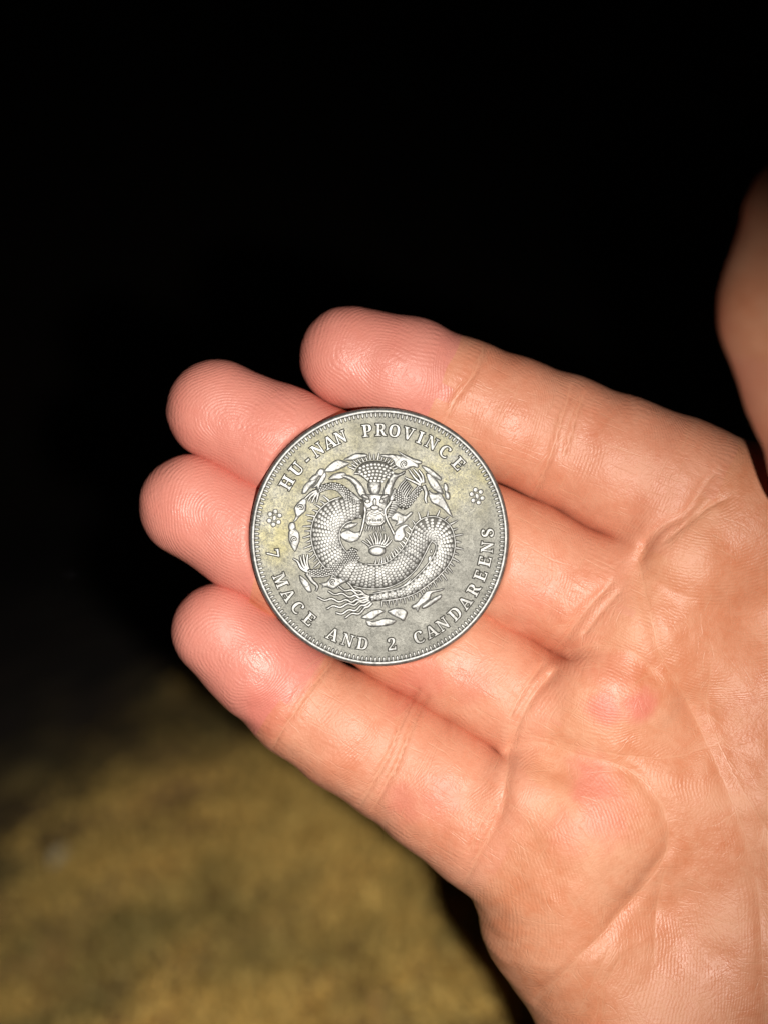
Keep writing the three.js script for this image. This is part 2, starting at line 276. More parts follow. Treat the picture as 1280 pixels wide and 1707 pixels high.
// ---------------------------------------------------------------- skin: print ridges, fine lines, blood colour
function skinMaps() {
  const S = 2048, H = new Float32Array(S * S), SC = 1024;
  const chain2 = ['index', 'middle', 'ring', 'pinky'].map((nme) => { const ch = C[nme]; let L = 0; const s = [0]; for (let i = 1; i < ch.length; i++) { L += Math.hypot(ch[i].x - ch[i - 1].x, ch[i].y - ch[i - 1].y); s.push(L); } return { ch, s }; });
  const dip = [17.6, 18.5, 18, 16.7];
  const locate = (x, y) => {
    let best = null, bl = 1.25;
    chain2.forEach(({ ch, s }, f) => {
      for (let i = 0; i + 1 < ch.length; i++) {
        const a = ch[i], b = ch[i + 1], dx = b.x - a.x, dy = b.y - a.y, L = Math.hypot(dx, dy); let t = ((x - a.x) * dx + (y - a.y) * dy) / (L * L);
        if (t > 1.4 || (i && t < -0.4) || (t > 1 && i + 2 === ch.length)) continue; t = Math.min(1, i ? Math.max(0, t) : t);
        const l = ((x - a.x) * -dy + (y - a.y) * dx) / L, r = a.r + (b.r - a.r) * Math.max(0, t), along = s[i] + t * L;
        const q = t < 0 ? Math.hypot(l, t * L) / r : Math.abs(l) / r; if (q < bl) { bl = q; best = { f, s: along, l, r, end: s[s.length - 1] }; }
      }
    });
    return best;
  };
  const px = T0.w / S, py = T0.h / S, tone = new Float32Array(SC * SC * 3);
  for (let j = 0; j < S; j++) for (let i = 0; i < S; i++) {
    const x = T0.x + (i + 0.5) * px, y = T0.y + (j + 0.5) * py;
    const wx = noise(x * 0.12, y * 0.12) * 1.2 + noise(x * 0.4 + 9, y * 0.4) * 0.25, fine = noise(x * 2.2, y * 2.2);
    const at = locate(x + 0.7 * noise(x * 0.22 + 50, y * 0.22), y + 0.7 * noise(x * 0.22, y * 0.22 + 70)); let ph, amp, palmW = 1, tipW = 0;
    if (at) {
      const core = [6.2, 5, 7, 5.4][at.f], ds = at.s - core + 0.25 * [1, -1, 1.4, -0.6][at.f] * at.l, l = at.l - [0.8, -0.6, 0.3, -1][at.f];
      const whorl = Math.sqrt(ds * ds * (ds < 0 ? 0.8 : 0.55) + l * l * 1.25 + 0.15), arch = ds * 0.95 + 1.2 - 0.02 * l * l;
      const tip = mix(whorl, arch, sstep(2.5, 9, ds)), D = dip[at.f];
      const mid = at.s + 0.28 * at.l * (at.f < 2 ? 1 : -1) + 0.03 * at.l * at.l;
      tipW = 1 - sstep(D - 1.5, D + 0.5, at.s);
      ph = tipW > 0.5 ? tip : mid; amp = mix(0.55, 0.62, tipW); palmW = sstep(at.end - 13, at.end - 8, at.s);
      ph += wx * 0.5;
    }
    if (!at || palmW > 0.5) {
      const a = Math.hypot(x - mmx(560), y - mmy(1540)), b = Math.hypot(x - mmx(1180), y - mmy(760)), t = sstep(mmy(1330), mmy(1150), y);
      ph = mix(a, b, t) + wx * 0.9; amp = 0.5;
    }
    let h = Math.sin(ph * 2 * Math.PI / 0.5 + fine * 0.5);
    h = (h > 0 ? Math.pow(h, 0.7) : -Math.pow(-h, 0.9)) * amp * Math.max(0, 0.62 + 0.6 * noise(x * 0.5 + 30, y * 0.5) + 0.35 * noise(x * 2 + 3, y * 2));
    h += 0.55 * noise(x * 3.1, y * 3.1) + 0.5 * noise(x * 1.1 + 7, y * 1.1 + 3) + 0.5 * noise(x * 7, y * 7);
    H[j * S + i] = h * 0.5;
    if (!(i & 1) && !(j & 1)) {
      const k = ((j >> 1) * SC + (i >> 1)) * 3, pad = at ? (1 - palmW) * mix(0.25, 1, tipW) : 0;
      tone[k] = pad;                                                                     // blood-rich finger pads
      tone[k + 1] = 0.5 + 0.95 * fbm(x * 0.16 + 2, y * 0.16, 4) + 0.25 * noise(x * 1.3, y * 1.3) + 0.15 * noise(x * 0.6 + 4, y * 0.6);
      let spots = 0; for (const [qx, qy, r, s] of [[1000, 1175, 34, 1], [1058, 1170, 32, 1], [985, 1300, 46, 0.8], [1000, 1350, 52, 0.55], [940, 1380, 40, 0.4], [675, 1345, 40, 0.6], [725, 1330, 45, 0.5], [690, 1140, 60, 0.7], [780, 1140, 40, 0.4], [1020, 1130, 60, 0.35], [440, 1190, 50, 0.5], [880, 1000, 55, 0.3]]) {
        const d = Math.hypot(x - mmx(qx), y - mmy(qy)) / (r * PXMM) + 0.5 * fbm(x * 0.45, y * 0.45, 3); spots = Math.max(spots, s * (1 - sstep(0.2, 1.4, d))); }
      tone[k + 2] = spots;
    }
  }
  // fine wrinkles
  const pale = new Float32Array(SC * SC);
  const stroke = (x0, y0, x1, y1, w, depth, light, bend) => {
    const L = Math.hypot(x1 - x0, y1 - y0), steps = Math.ceil(L / 0.05), nx = -(y1 - y0) / L, ny = (x1 - x0) / L, ph = rnd() * 6;
    for (let q = 0; q <= steps; q++) {
      const t = q / steps, off = bend * Math.sin(t * Math.PI) + 0.12 * noise(t * L * 0.8 + ph * 9, ph), x = x0 + (x1 - x0) * t + nx * off, y = y0 + (y1 - y0) * t + ny * off;
      const fade = Math.min(1, Math.min(t, 1 - t) * 5), ci = (x - T0.x) / px, cj = (y - T0.y) / py, R = Math.ceil(w * 2 / px);
      for (let b = -R; b <= R; b++) for (let a = -R; a <= R; a++) {
        const ii = Math.round(ci + a), jj = Math.round(cj + b); if (ii < 0 || jj < 0 || ii >= S || jj >= S) continue;
        const dd = ((ii - ci) * px) ** 2 + ((jj - cj) * py) ** 2, g = Math.exp(-dd / (w * w)) * fade; if (g < 0.05) continue;
        const k = jj * S + ii; H[k] = Math.min(H[k], H[k] * (1 - g) - depth * g);
        const k2 = (jj >> 1) * SC + (ii >> 1); pale[k2] = Math.max(pale[k2], light * g);
      }
    }
  };
  for (const c of creases) { const p = c.pts; for (let i = 0; i + 1 < p.length; i += 1) stroke(p[i].x, p[i].y, p[i + 1].x, p[i + 1].y, 0.12, 0.55, 0.22, 0);
    const n = Math.round(p.length * 0.9);                                            // little branch lines at each crease
    for (let i = 0; i < n; i++) { const a = p[Math.floor(rnd() * (p.length - 1))], b = p[Math.min(p.length - 1, p.indexOf(a) + 1)], L = 1 + rnd() * 3, an = Math.atan2(b.y - a.y, b.x - a.x) + (rnd() - 0.5) * 0.9, ox = (rnd() - 0.5) * 1.6; stroke(a.x - Math.sin(an) * ox, a.y + Math.cos(an) * ox, a.x + Math.cos(an) * L - Math.sin(an) * ox, a.y + Math.sin(an) * L + Math.cos(an) * ox, 0.06, 0.45, 0.25, (rnd() - 0.5) * 0.4); } }
  chain2.forEach(({ ch, s }, f) => {                                                 // lines along and across the fingers
    const end = s[s.length - 1];
    for (let q = 0; q < 150; q++) {
      const along = dip[f] - 2 + rnd() * (end - dip[f] - 4); let i = 0; while (i + 2 < s.length && s[i + 1] < along) i++;
      const a = ch[i], b = ch[i + 1], L = s[i + 1] - s[i], t = (along - s[i]) / L, dx = (b.x - a.x) / L, dy = (b.y - a.y) / L, l = (rnd() - 0.5) * 1.9 * a.r;
      const x = a.x + dx * t * L - dy * l, y = a.y + dy * t * L + dx * l, len = 1.5 + rnd() * 4, tw = (rnd() - 0.5) * 0.25, across = rnd() < 0.25;
      const ux = across ? -dy : dx + tw * -dy, uy = across ? dx : dy + tw * dx; stroke(x, y, x + ux * len, y + uy * len, 0.06, 0.3 + rnd() * 0.35, 0.3 * rnd(), (rnd() - 0.5) * 0.3);
    }
  });
  for (let q = 0; q < 420; q++) { const x = mmx(850 + rnd() * 450), y = mmy(1000 + rnd() * 720), an = 0.9 * fbm(x * 0.08, y * 0.08, 2) * 3 + (rnd() < 0.4 ? 1.3 : -0.7), L = 1 + rnd() * 4; stroke(x, y, x + Math.cos(an) * L, y + Math.sin(an) * L, 0.06, 0.2 + rnd() * 0.4, 0.3 * rnd(), (rnd() - 0.5) * 0.6); }
  const bump = new Uint8Array(S * S * 4), col = new Uint8Array(SC * SC * 4), rough = new Uint8Array(SC * SC * 4);
  for (let k = 0; k < S * S; k++) { const v = Math.max(0, Math.min(255, Math.round(160 + H[k] * 75))); bump[4 * k] = bump[4 * k + 1] = bump[4 * k + 2] = v; bump[4 * k + 3] = 255; }
  for (let k = 0; k < SC * SC; k++) {
    const pad = tone[3 * k], n = tone[3 * k + 1], sp = tone[3 * k + 2], pl = pale[k];
    let r = mix(0.58, 0.63, n), g = mix(0.222, 0.288, n), b = mix(0.118, 0.170, n);
    g = mix(g, 0.222, pad * 0.8); b = mix(b, 0.185, pad * 0.8); r = mix(r, 0.63, pad);
    r = mix(r, 0.60, sp * 0.6); g = mix(g, 0.150, sp * 0.7); b = mix(b, 0.115, sp * 0.7);
    r = mix(r, 0.66, pl); g = mix(g, 0.36, pl); b = mix(b, 0.22, pl);
    col[4 * k] = toSRGB(r); col[4 * k + 1] = toSRGB(g); col[4 * k + 2] = toSRGB(b); col[4 * k + 3] = 255;
    const q = Math.round(255 * Math.min(1, 0.45 + 0.14 * (n - 0.5) + 0.03 * (1 - pad))); rough[4 * k] = rough[4 * k + 1] = rough[4 * k + 2] = q; rough[4 * k + 3] = 255;
  }
  return { bump: dataTexture(bump, S, S), col: dataTexture(col, SC, SC, true), rough: dataTexture(rough, SC, SC) };
}
{
  const maps = skinMaps(), g = new THREE.BufferGeometry(), uv = new Float32Array(hm.P.length / 3 * 2);
  for (let i = 0; i < hm.P.length / 3; i++) { uv[2 * i] = (hm.P[3 * i] / MM - T0.x) / T0.w; uv[2 * i + 1] = (hm.P[3 * i + 1] / MM - T0.y) / T0.h; }
  g.setAttribute('position', new THREE.Float32BufferAttribute(hm.P, 3)); g.setAttribute('normal', new THREE.Float32BufferAttribute(hm.nor, 3)); g.setAttribute('uv', new THREE.BufferAttribute(uv, 2)); g.setIndex(hm.idx);
  const hand = new THREE.Mesh(g, new THREE.MeshPhysicalMaterial({ map: maps.col, roughnessMap: maps.rough, roughness: 1, bumpMap: maps.bump, bumpScale: 0.00018, specularIntensity: 1, ior: 1.46 }));
  hand.name = 'hand'; hand.userData = { label: 'open bare hand, palm up, fingers together under the silver coin', category: 'hand' };
  scene.add(shade(placeInHandSpace(hand, 0, 0, 0)));
}
console.log('hand done');

// ---------------------------------------------------------------- coin
const coin = new THREE.Group(); coin.name = 'coin';
coin.userData = { label: 'round tarnished silver coin with a dragon and raised lettering, lying across the fingers', category: 'coin' };
placeInHandSpace(coin, COIN.x * MM, COIN.y * MM, (COIN.top - COIN.h) * MM);
coin.quaternion.multiply(new THREE.Quaternion().setFromUnitVectors(new THREE.Vector3(0, 0, 1), tiltN));
scene.add(coin);
const FACE = (COIN.h - 0.34) * MM;                    // the field lies below the rim
const cx = (px) => (px - 632) * PXMM * MM, cy = (py) => (895 - py) * PXMM * MM;
let headWide = 1;
const z2 = ([x, y]) => (x = 635 + (x - 635) * headWide, new THREE.Vector2(cx(470 + x / 4.129), cy(740 + y / 4.129)));         // dragon drawing to the coin's face
const Z = 1 / 4.129 * PXMM * MM;
function coinMaps() {
  const S = 1024, col = new Uint8Array(S * S * 4), bmp = new Uint8Array(S * S * 4), rough = new Uint8Array(S * S * 4), scr = new Float32Array(S * S);
  for (let q = 0; q < 260; q++) {
    const x0 = rnd() * S, y0 = rnd() * S, an = rnd() * 6.28, L = 8 + rnd() * rnd() * 110, v = 0.35 + rnd() * 0.5, bend = (rnd() - 0.5) * 0.01; let x = x0, y = y0, a = an;
    for (let t = 0; t < L; t += 0.5) { const k = (Math.floor(y) & 1023) * S + (Math.floor(x) & 1023); scr[k] = Math.max(scr[k], v); x += Math.cos(a) * 0.5; y += Math.sin(a) * 0.5; a += bend; }
  }
  for (let j = 0; j < S; j++) for (let i = 0; i < S; i++) {
    const k = j * S + i, u = (i / S - 0.5) * 39.5, v = (j / S - 0.5) * 39.5;
    const grain = 0.6 * noise(u * 9, v * 9) + 0.4 * noise(u * 4.3 + 5, v * 4.3), cloud = fbm(u * 0.32 + 11, v * 0.32 + 3, 4), streak = fbm(u * 0.9 + v * 0.5, v * 0.9 - u * 0.2, 3);
    const g1 = Math.exp(-((u - 11) ** 2 + (v - 10) ** 2) / 40), g2 = Math.exp(-((u + 17) ** 2 + (v - 1) ** 2) / 45), g3 = Math.exp(-((u + 8) ** 2 + (v - 12) ** 2) / 60);
    const gold = Math.min(1, Math.max(0, (g1 + g2 + 0.6 * g3) * (0.75 + cloud * 1.2 + grain * 0.5)));
    let b = 0.165 * (1 + 0.42 * grain + 0.42 * cloud + 0.3 * streak) + scr[k] * 0.18; b = Math.max(0.04, b);
    const r = b * mix(1, 1.2, gold), gg = b * mix(0.99, 1.11, gold), bb = b * mix(0.9, 0.66, gold);
    col[4 * k] = toSRGB(r); col[4 * k + 1] = toSRGB(gg); col[4 * k + 2] = toSRGB(bb); col[4 * k + 3] = 255;
    const h = Math.max(0, Math.min(255, Math.round(128 + 60 * grain + 40 * streak + scr[k] * 60))); bmp[4 * k] = bmp[4 * k + 1] = bmp[4 * k + 2] = h; bmp[4 * k + 3] = 255;
    const q = Math.round(255 * Math.max(0.3, Math.min(1, 0.58 - 0.05 * gold + 0.14 * cloud))); rough[4 * k] = rough[4 * k + 1] = rough[4 * k + 2] = q; rough[4 * k + 3] = 255;
  }
  return { col: dataTexture(col, S, S, true), bmp: dataTexture(bmp, S, S), rough: dataTexture(rough, S, S) };
}
const cm = coinMaps();
const fieldMat = new THREE.MeshStandardMaterial({ map: cm.col, bumpMap: cm.bmp, bumpScale: 0.00003, roughnessMap: cm.rough, roughness: 1, metalness: 0.75 });
function wornMap() {                                   // rubbed silver: grey specks and streaks left in the bright metal
  const S = 512, d = new Uint8Array(S * S * 4);
  for (let j = 0; j < S; j++) for (let i = 0; i < S; i++) { const u = i / S * 39.5, v = j / S * 39.5, k = 4 * (j * S + i), n = 1 + 0.45 * fbm(u * 1.7, v * 1.7, 3) + 0.22 * noise(u * 6, v * 6) + 0.25 * fbm(u * 0.4 + 8, v * 0.4, 2); d[k] = toSRGB(0.275 * n); d[k + 1] = toSRGB(0.275 * n); d[k + 2] = toSRGB(0.268 * n); d[k + 3] = 255; }
  return dataTexture(d, S, S, true);
}
const wornMat = new THREE.MeshStandardMaterial({ map: wornMap(), roughness: 0.53, metalness: 0.9, bumpMap: cm.bmp, bumpScale: 0.00002 });
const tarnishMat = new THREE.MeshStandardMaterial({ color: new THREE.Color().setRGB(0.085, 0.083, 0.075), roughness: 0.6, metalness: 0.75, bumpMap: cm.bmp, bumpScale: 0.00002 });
const planarUV = (g) => { const p = g.attributes.position, uv = new Float32Array(p.count * 2); for (let i = 0; i < p.count; i++) { uv[2 * i] = p.getX(i) / 0.0395 + 0.5; uv[2 * i + 1] = p.getY(i) / 0.0395 + 0.5; } g.setAttribute('uv', new THREE.BufferAttribute(uv, 2)); return g; };
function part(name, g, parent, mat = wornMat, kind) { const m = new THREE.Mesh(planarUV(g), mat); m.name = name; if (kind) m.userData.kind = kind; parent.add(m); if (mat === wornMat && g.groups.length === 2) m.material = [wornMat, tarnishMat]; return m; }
{
  const R = COIN.r, H = COIN.h, f = FACE / MM;
  const field = [[0.001, f + 0.02], [10, f], [18.9, f]].map(([r, z]) => new THREE.Vector2(r * MM, z * MM));
  const rim = [[18.85, f - 0.02], [18.98, H - 0.1], [19.06, H - 0.02], [19.25, H], [R - 0.38, H - 0.02], [R - 0.15, H - 0.13], [R, H - 0.34], [R, 0.34], [R - 0.1, 0.12], [R - 0.35, 0.01], [R - 0.8, 0.02], [0.001, 0.03]].map(([r, z]) => new THREE.Vector2(r * MM, z * MM));
  const lathe = (pts) => { const g = new THREE.LatheGeometry(pts, 220); g.rotateX(Math.PI / 2); return g; };
  const turned = (pts) => { const g = lathe(pts); const p = g.attributes.position; for (let i = 0; i < p.count; i++) p.setZ(i, p.getZ(i)); return g; };
  part('field', turned(field), coin, fieldMat);
  part('rim', turned(rim), coin);
  const teeth = [], T = 176;
  for (let i = 0; i < T; i++) { const a = i / T * Math.PI * 2, g = button(8); g.scale(0.5 * MM, 0.26 * MM, 0.29 * MM); g.translate(18.7 * MM, 0, FACE - 0.00001); g.rotateZ(a); teeth.push(g); }
  part('denticles', mergeGeometries(teeth), coin, wornMat, 'stuff');
}
function button(seg = 12) { const g = new THREE.LatheGeometry([[1, 0], [0.95, 0.45], [0.84, 0.78], [0.55, 0.95], [0.001, 1]].map(([r, z]) => new THREE.Vector2(r, z)), seg); g.rotateX(Math.PI / 2); return g; }
// strand: a tapered half-round cord lying on the field
function strand(pts, width, height, base = 0, curved = true, round = false) {
  const v = pts.map((p) => new THREE.Vector3(p.x, p.y, 0)), line = curved && v.length > 2 ? new THREE.CatmullRomCurve3(v) : null;
  const N = line ? Math.max(8, v.length * 5) : Math.max(4, v.length), P = line ? line.getPoints(N) : v, n = P.length, pos = [], top = [], side = [];
  const prof = round ? [-1, -0.94, -0.82, -0.6, -0.3, 0, 0.3, 0.6, 0.82, 0.94, 1].map((u) => [u, 1.333 * Math.pow(1 - u * u, 0.65), 0]) : [[-1, 0, -1], [-1, 0.5, 0], [-0.82, 0.84, 0], [-0.4, 0.97, 0], [0.4, 0.97, 0], [0.82, 0.84, 0], [1, 0.5, 0], [1, 0, 1]], K = prof.length - 1, skirt = 4.5 / 4.129 * PXMM * MM;
  for (let i = 0; i < n; i++) {
    const a = P[Math.max(0, i - 1)], b = P[Math.min(n - 1, i + 1)], t = i / (n - 1), L = Math.hypot(b.x - a.x, b.y - a.y) || 1, nx = -(b.y - a.y) / L, ny = (b.x - a.x) / L;
    const w = typeof width === 'function' ? width(t) : width, h = typeof height === 'function' ? height(t) : height;
    for (const [c, q, o] of prof) { const l = c * w + o * skirt; pos.push(P[i].x + nx * l, P[i].y + ny * l, FACE + base + q * h * 0.75 - (o ? 0.00001 : 0)); }
  }
  for (let i = 0; i + 1 < n; i++) for (let k = 0; k < K; k++) { const a = i * (K + 1) + k, b = a + K + 1; (k === 0 || k === K - 1 ? side : top).push(a, a + 1, b, b, a + 1, b + 1); }
  for (const i of [0, n - 1]) { const o = i * (K + 1); for (let k = 1; k < K; k++) i ? side.push(o, o + k, o + k + 1) : side.push(o, o + k + 1, o + k); }
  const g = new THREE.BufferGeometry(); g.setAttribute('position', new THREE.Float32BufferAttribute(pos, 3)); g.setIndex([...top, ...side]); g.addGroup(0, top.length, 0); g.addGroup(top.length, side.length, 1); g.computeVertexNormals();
  return g;
}
const S2 = (list) => list.map(z2);
const taper = (w0, w1) => (t) => 1.3 * mix(w0, w1, t) * Z;
const leafy = (w) => (t) => Z * w * (0.25 + 0.75 * Math.sin(Math.PI * Math.min(1, t * 0.92 + 0.04)));
const dome = (x, y, rx, ry, h, turn = 0, base = 0) => { const g = button(14); g.scale(rx * Z * headWide, ry * Z, h * MM); g.rotateZ(turn); const p = z2([x, y]); g.translate(p.x, p.y, FACE + base * MM - 0.000005); g.deleteAttribute('uv'); return g; };
// pillow: an outlined raised shape, swelling from its edge to a rounded middle
function pillow(list, h, base = 0, R = 20, grow = 0) {
  const mx = list.reduce((a, p) => a + p[0], 0) / list.length, my = list.reduce((a, p) => a + p[1], 0) / list.length;
  const o = new THREE.CatmullRomCurve3(list.map(([x, y]) => { const l = Math.hypot(x - mx, y - my) || 1, k = 1 + grow / l; return new THREE.Vector3(mx + (x - mx) * k, my + (y - my) * k, 0); }), true, 'centripetal').getPoints(list.length * 4), n = o.length - 1, cell = 4.5;
  let x0 = 1e9, y0 = 1e9, x1 = -1e9, y1 = -1e9; for (const p of o) { x0 = Math.min(x0, p.x); y0 = Math.min(y0, p.y); x1 = Math.max(x1, p.x); y1 = Math.max(y1, p.y); }
  x0 -= cell; y0 -= cell; const W = Math.ceil((x1 - x0) / cell) + 2, Hh = Math.ceil((y1 - y0) / cell) + 2, pos = [], inside = [], idx = [];
  for (let j = 0; j < Hh; j++) for (let i = 0; i < W; i++) {
    const x = x0 + i * cell, y = y0 + j * cell; let best = 1e18, bx = 0, by = 0, odd = false;
    for (let k = 0; k < n; k++) {
      const a = o[k], b = o[k + 1], dx = b.x - a.x, dy = b.y - a.y; let t = ((x - a.x) * dx + (y - a.y) * dy) / (dx * dx + dy * dy + 1e-9); t = t < 0 ? 0 : t > 1 ? 1 : t;
      const px = a.x + dx * t, py = a.y + dy * t, d = (px - x) ** 2 + (py - y) ** 2; if (d < best) { best = d; bx = px; by = py; }
      if ((a.y > y) !== (b.y > y) && x < a.x + (y - a.y) / (b.y - a.y) * dx) odd = !odd;
    }
    inside.push(odd); const d = Math.sqrt(best), q = 1 - Math.min(1, d / R), p = z2(odd ? [x, y] : [bx, by]);
    pos.push(p.x, p.y, FACE + base * MM + (odd ? h * MM * (0.3 + 0.7 * (1 - q * q)) * (1 + 0.22 * noise(x * 0.06, y * 0.06)) : -0.00001));
  }
  for (let j = 0; j + 1 < Hh; j++) for (let i = 0; i + 1 < W; i++) { const a = j * W + i, c = [a, a + W, a + W + 1, a + 1]; if (c.some((q) => inside[q])) idx.push(c[0], c[1], c[2], c[0], c[2], c[3]); }
  const g = new THREE.BufferGeometry(); g.setAttribute('position', new THREE.Float32BufferAttribute(pos, 3)); g.setIndex(idx); g.computeVertexNormals(); return g;
}
const join = (gs) => mergeGeometries(gs.map((g) => { const q = g.index ? g.toNonIndexed() : g; for (const k of Object.keys(q.attributes)) if (k !== 'position' && k !== 'normal') q.deleteAttribute(k); return q; }));

// lettering
{
  const font = await new FontLoader().loadAsync('fonts/droid/droid_serif_bold.typeface.json');
  const place = (list, outward) => list.forEach(([ch, zx, zy]) => {
    const a = Math.atan2(-(zy - 640), zx - 632), r = ch === '-' ? 16.2 : 16.4;
    const g = new TextGeometry(ch, { font, size: 1.86 * MM, depth: 0.1 * MM, curveSegments: 5, bevelEnabled: true, bevelThickness: 0.14 * MM, bevelSize: 0.19 * MM, bevelOffset: -0.03 * MM, bevelSegments: 3 });
    g.computeBoundingBox(); const b = g.boundingBox, cxx = (b.min.x + b.max.x) / 2, cyy = ch === '-' ? 0.8 * MM : (b.min.y + b.max.y) / 2;
    g.translate(-cxx, -cyy, 0); g.scale(ch === 'M' || ch === 'N' ? 0.9 : 0.95, 1, 1);
    g.rotateZ(outward ? a - Math.PI / 2 : a + Math.PI / 2); g.translate(Math.cos(a) * r * MM, Math.sin(a) * r * MM, FACE - 0.02 * MM);
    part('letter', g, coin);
  });
  place([['H', 208, 388], ['U', 250, 325], ['-', 292, 275], ['N', 345, 235], ['A', 398, 198], ['N', 448, 172], ['P', 570, 140], ['R', 635, 138], ['O', 697, 146], ['V', 760, 165], ['I', 812, 188], ['N', 864, 212], ['C', 922, 252], ['E', 985, 305]], true);
  place([['7', 138, 712], ['M', 178, 835], ['A', 213, 902], ['C', 256, 958], ['E', 310, 1010], ['A', 415, 1090], ['N', 485, 1110], ['D', 553, 1117], ['2', 685, 1120], ['C', 807, 1093], ['A', 864, 1066], ['N', 915, 1032], ['D', 970, 985], ['A', 1017, 936], ['R', 1060, 880], ['E', 1089, 815], ['E', 1108, 750], ['N', 1118, 685], ['S', 1122, 620]], false);
  for (const [zx, zy] of [[1073, 452], [154, 550]]) {
    const ro = new THREE.Group(); ro.name = 'rosette'; coin.add(ro);
    const X = (zx - 632) * 0.3672 * PXMM * MM, Y = (640 - zy) * 0.3672 * PXMM * MM, turn = Math.atan2(Y, X);
    for (let i = 0; i < 7; i++) {
      const g = button(14);
      if (i < 6) { g.scale(0.44 * MM, 0.44 * MM, 0.2 * MM); const a = i / 6 * Math.PI * 2 + Math.PI / 2; g.translate(Math.cos(a) * 0.82 * MM, Math.sin(a) * 1.0 * MM, 0); } else g.scale(0.36 * MM, 0.52 * MM, 0.17 * MM);
      g.rotateZ(zx > 600 ? 0.25 : -0.15); g.translate(X, Y, FACE - 0.000005); part(i < 6 ? 'petal' : 'bead', g, ro);
    }
  }
}
// clouds around the dragon (outlines in the drawing's own units)
const clouds = [
  [[430, 100], [470, 80], [510, 68], [575, 72], [560, 88], [520, 92], [480, 105]], [[295, 180], [330, 140], [375, 115], [420, 120], [450, 132], [425, 148], [385, 160], [350, 180]],
  [[325, 235], [350, 210], [400, 195], [428, 208], [405, 228], [370, 232]], [[235, 205], [255, 175], [278, 178], [270, 205], [245, 212]], [[190, 240], [215, 220], [240, 205], [238, 225], [215, 242]],
  [[140, 330], [160, 280], [195, 250], [228, 245], [215, 270], [185, 290], [165, 325]], [[205, 290], [235, 260], [265, 215], [285, 195], [292, 215], [270, 250], [235, 285]],
  [[75, 525], [95, 480], [90, 440], [110, 405], [135, 380], [158, 385], [155, 420], [150, 450], [120, 480], [95, 515]], [[55, 545], [75, 542], [80, 575], [60, 585], [50, 570]], [[50, 600], [80, 588], [105, 610], [108, 650], [100, 690], [85, 725], [70, 705], [55, 660]],
  [[120, 905], [150, 925], [175, 960], [192, 1005], [170, 1005], [150, 970], [130, 945]], [[262, 955], [310, 945], [340, 920], [375, 925], [400, 910], [425, 925], [455, 932], [420, 950], [385, 962], [350, 985], [300, 975], [275, 990], [285, 968]],
  [[668, 72], [740, 70], [800, 82], [860, 95], [925, 140], [915, 158], [880, 150], [830, 165], [785, 145], [760, 105], [715, 95]], [[795, 45], [830, 62], [890, 92], [945, 112], [940, 128], [890, 115], [830, 82]],
  [[960, 150], [1000, 160], [1045, 195], [1082, 225], [1080, 240], [1040, 220], [990, 185]], [[990, 205], [1020, 210], [1050, 250], [1085, 295], [1098, 330], [1070, 325], [1030, 290], [1005, 250]],
  [[1010, 320], [1040, 340], [1085, 345], [1105, 380], [1135, 430], [1165, 495], [1130, 470], [1090, 425], [1030, 395]], [[1112, 275], [1128, 285], [1130, 320], [1115, 305]], [[1120, 330], [1140, 340], [1142, 368], [1125, 362]],
  [[750, 500], [790, 470], [830, 490], [870, 465], [885, 475], [850, 508], [820, 535], [775, 548], [790, 525], [760, 518]], [[400, 610], [430, 600], [455, 590], [480, 608], [525, 600], [530, 612], [510, 650], [460, 662], [430, 650], [415, 640]], [[425, 568], [460, 550], [508, 543], [480, 565], [440, 575]],
  [[770, 650], [775, 610], [800, 575], [840, 555], [860, 565], [830, 590], [835, 620], [820, 650], [790, 660]],
  [[548, 1190], [590, 1165], [625, 1150], [655, 1142], [695, 1155], [660, 1172], [620, 1195], [590, 1200]], [[585, 1215], [640, 1220], [700, 1205], [770, 1218], [745, 1240], [680, 1245], [600, 1250]], [[730, 1155], [770, 1140], [815, 1140], [848, 1160], [840, 1185], [825, 1210], [800, 1190], [770, 1180]],
  [[895, 1110], [935, 1085], [960, 1060], [985, 1025], [1040, 1010], [1110, 998], [1080, 1020], [1020, 1040], [1000, 1075], [960, 1105], [935, 1150], [925, 1130], [905, 1130]], [[965, 1115], [1000, 1090], [1050, 1055], [1085, 1042], [1085, 1060], [1040, 1090], [1000, 1120], [970, 1128]],
  [[630, 1010], [700, 1000], [780, 985], [840, 955], [880, 920], [885, 935], [855, 975], [800, 995], [720, 1008]], [[1012, 735], [1022, 720], [1030, 738], [1020, 750]], [[1000, 775], [1020, 765], [1028, 785], [1008, 810], [1000, 800]],
];
clouds.forEach((c, i) => part('cloud_ornament', pillow(c, 0.17, 0, i > 27 ? 10 : 17, i > 27 ? 2 : 13), coin));
for (const [x, y, r, t0] of [[832, 132, 22, 2], [345, 943, 18, 1], [125, 432, 20, 3], [80, 648, 18, 2]]) { const l = []; for (let i = 0; i < 9; i++) { const a = t0 + i * 0.7, q = r * (1 - i * 0.085); l.push([x + Math.cos(a) * q, y + Math.sin(a) * q]); } part('cloud_ornament', strand(S2(l), 5 * Z, 0.14 * MM, 0.2 * MM), coin); }

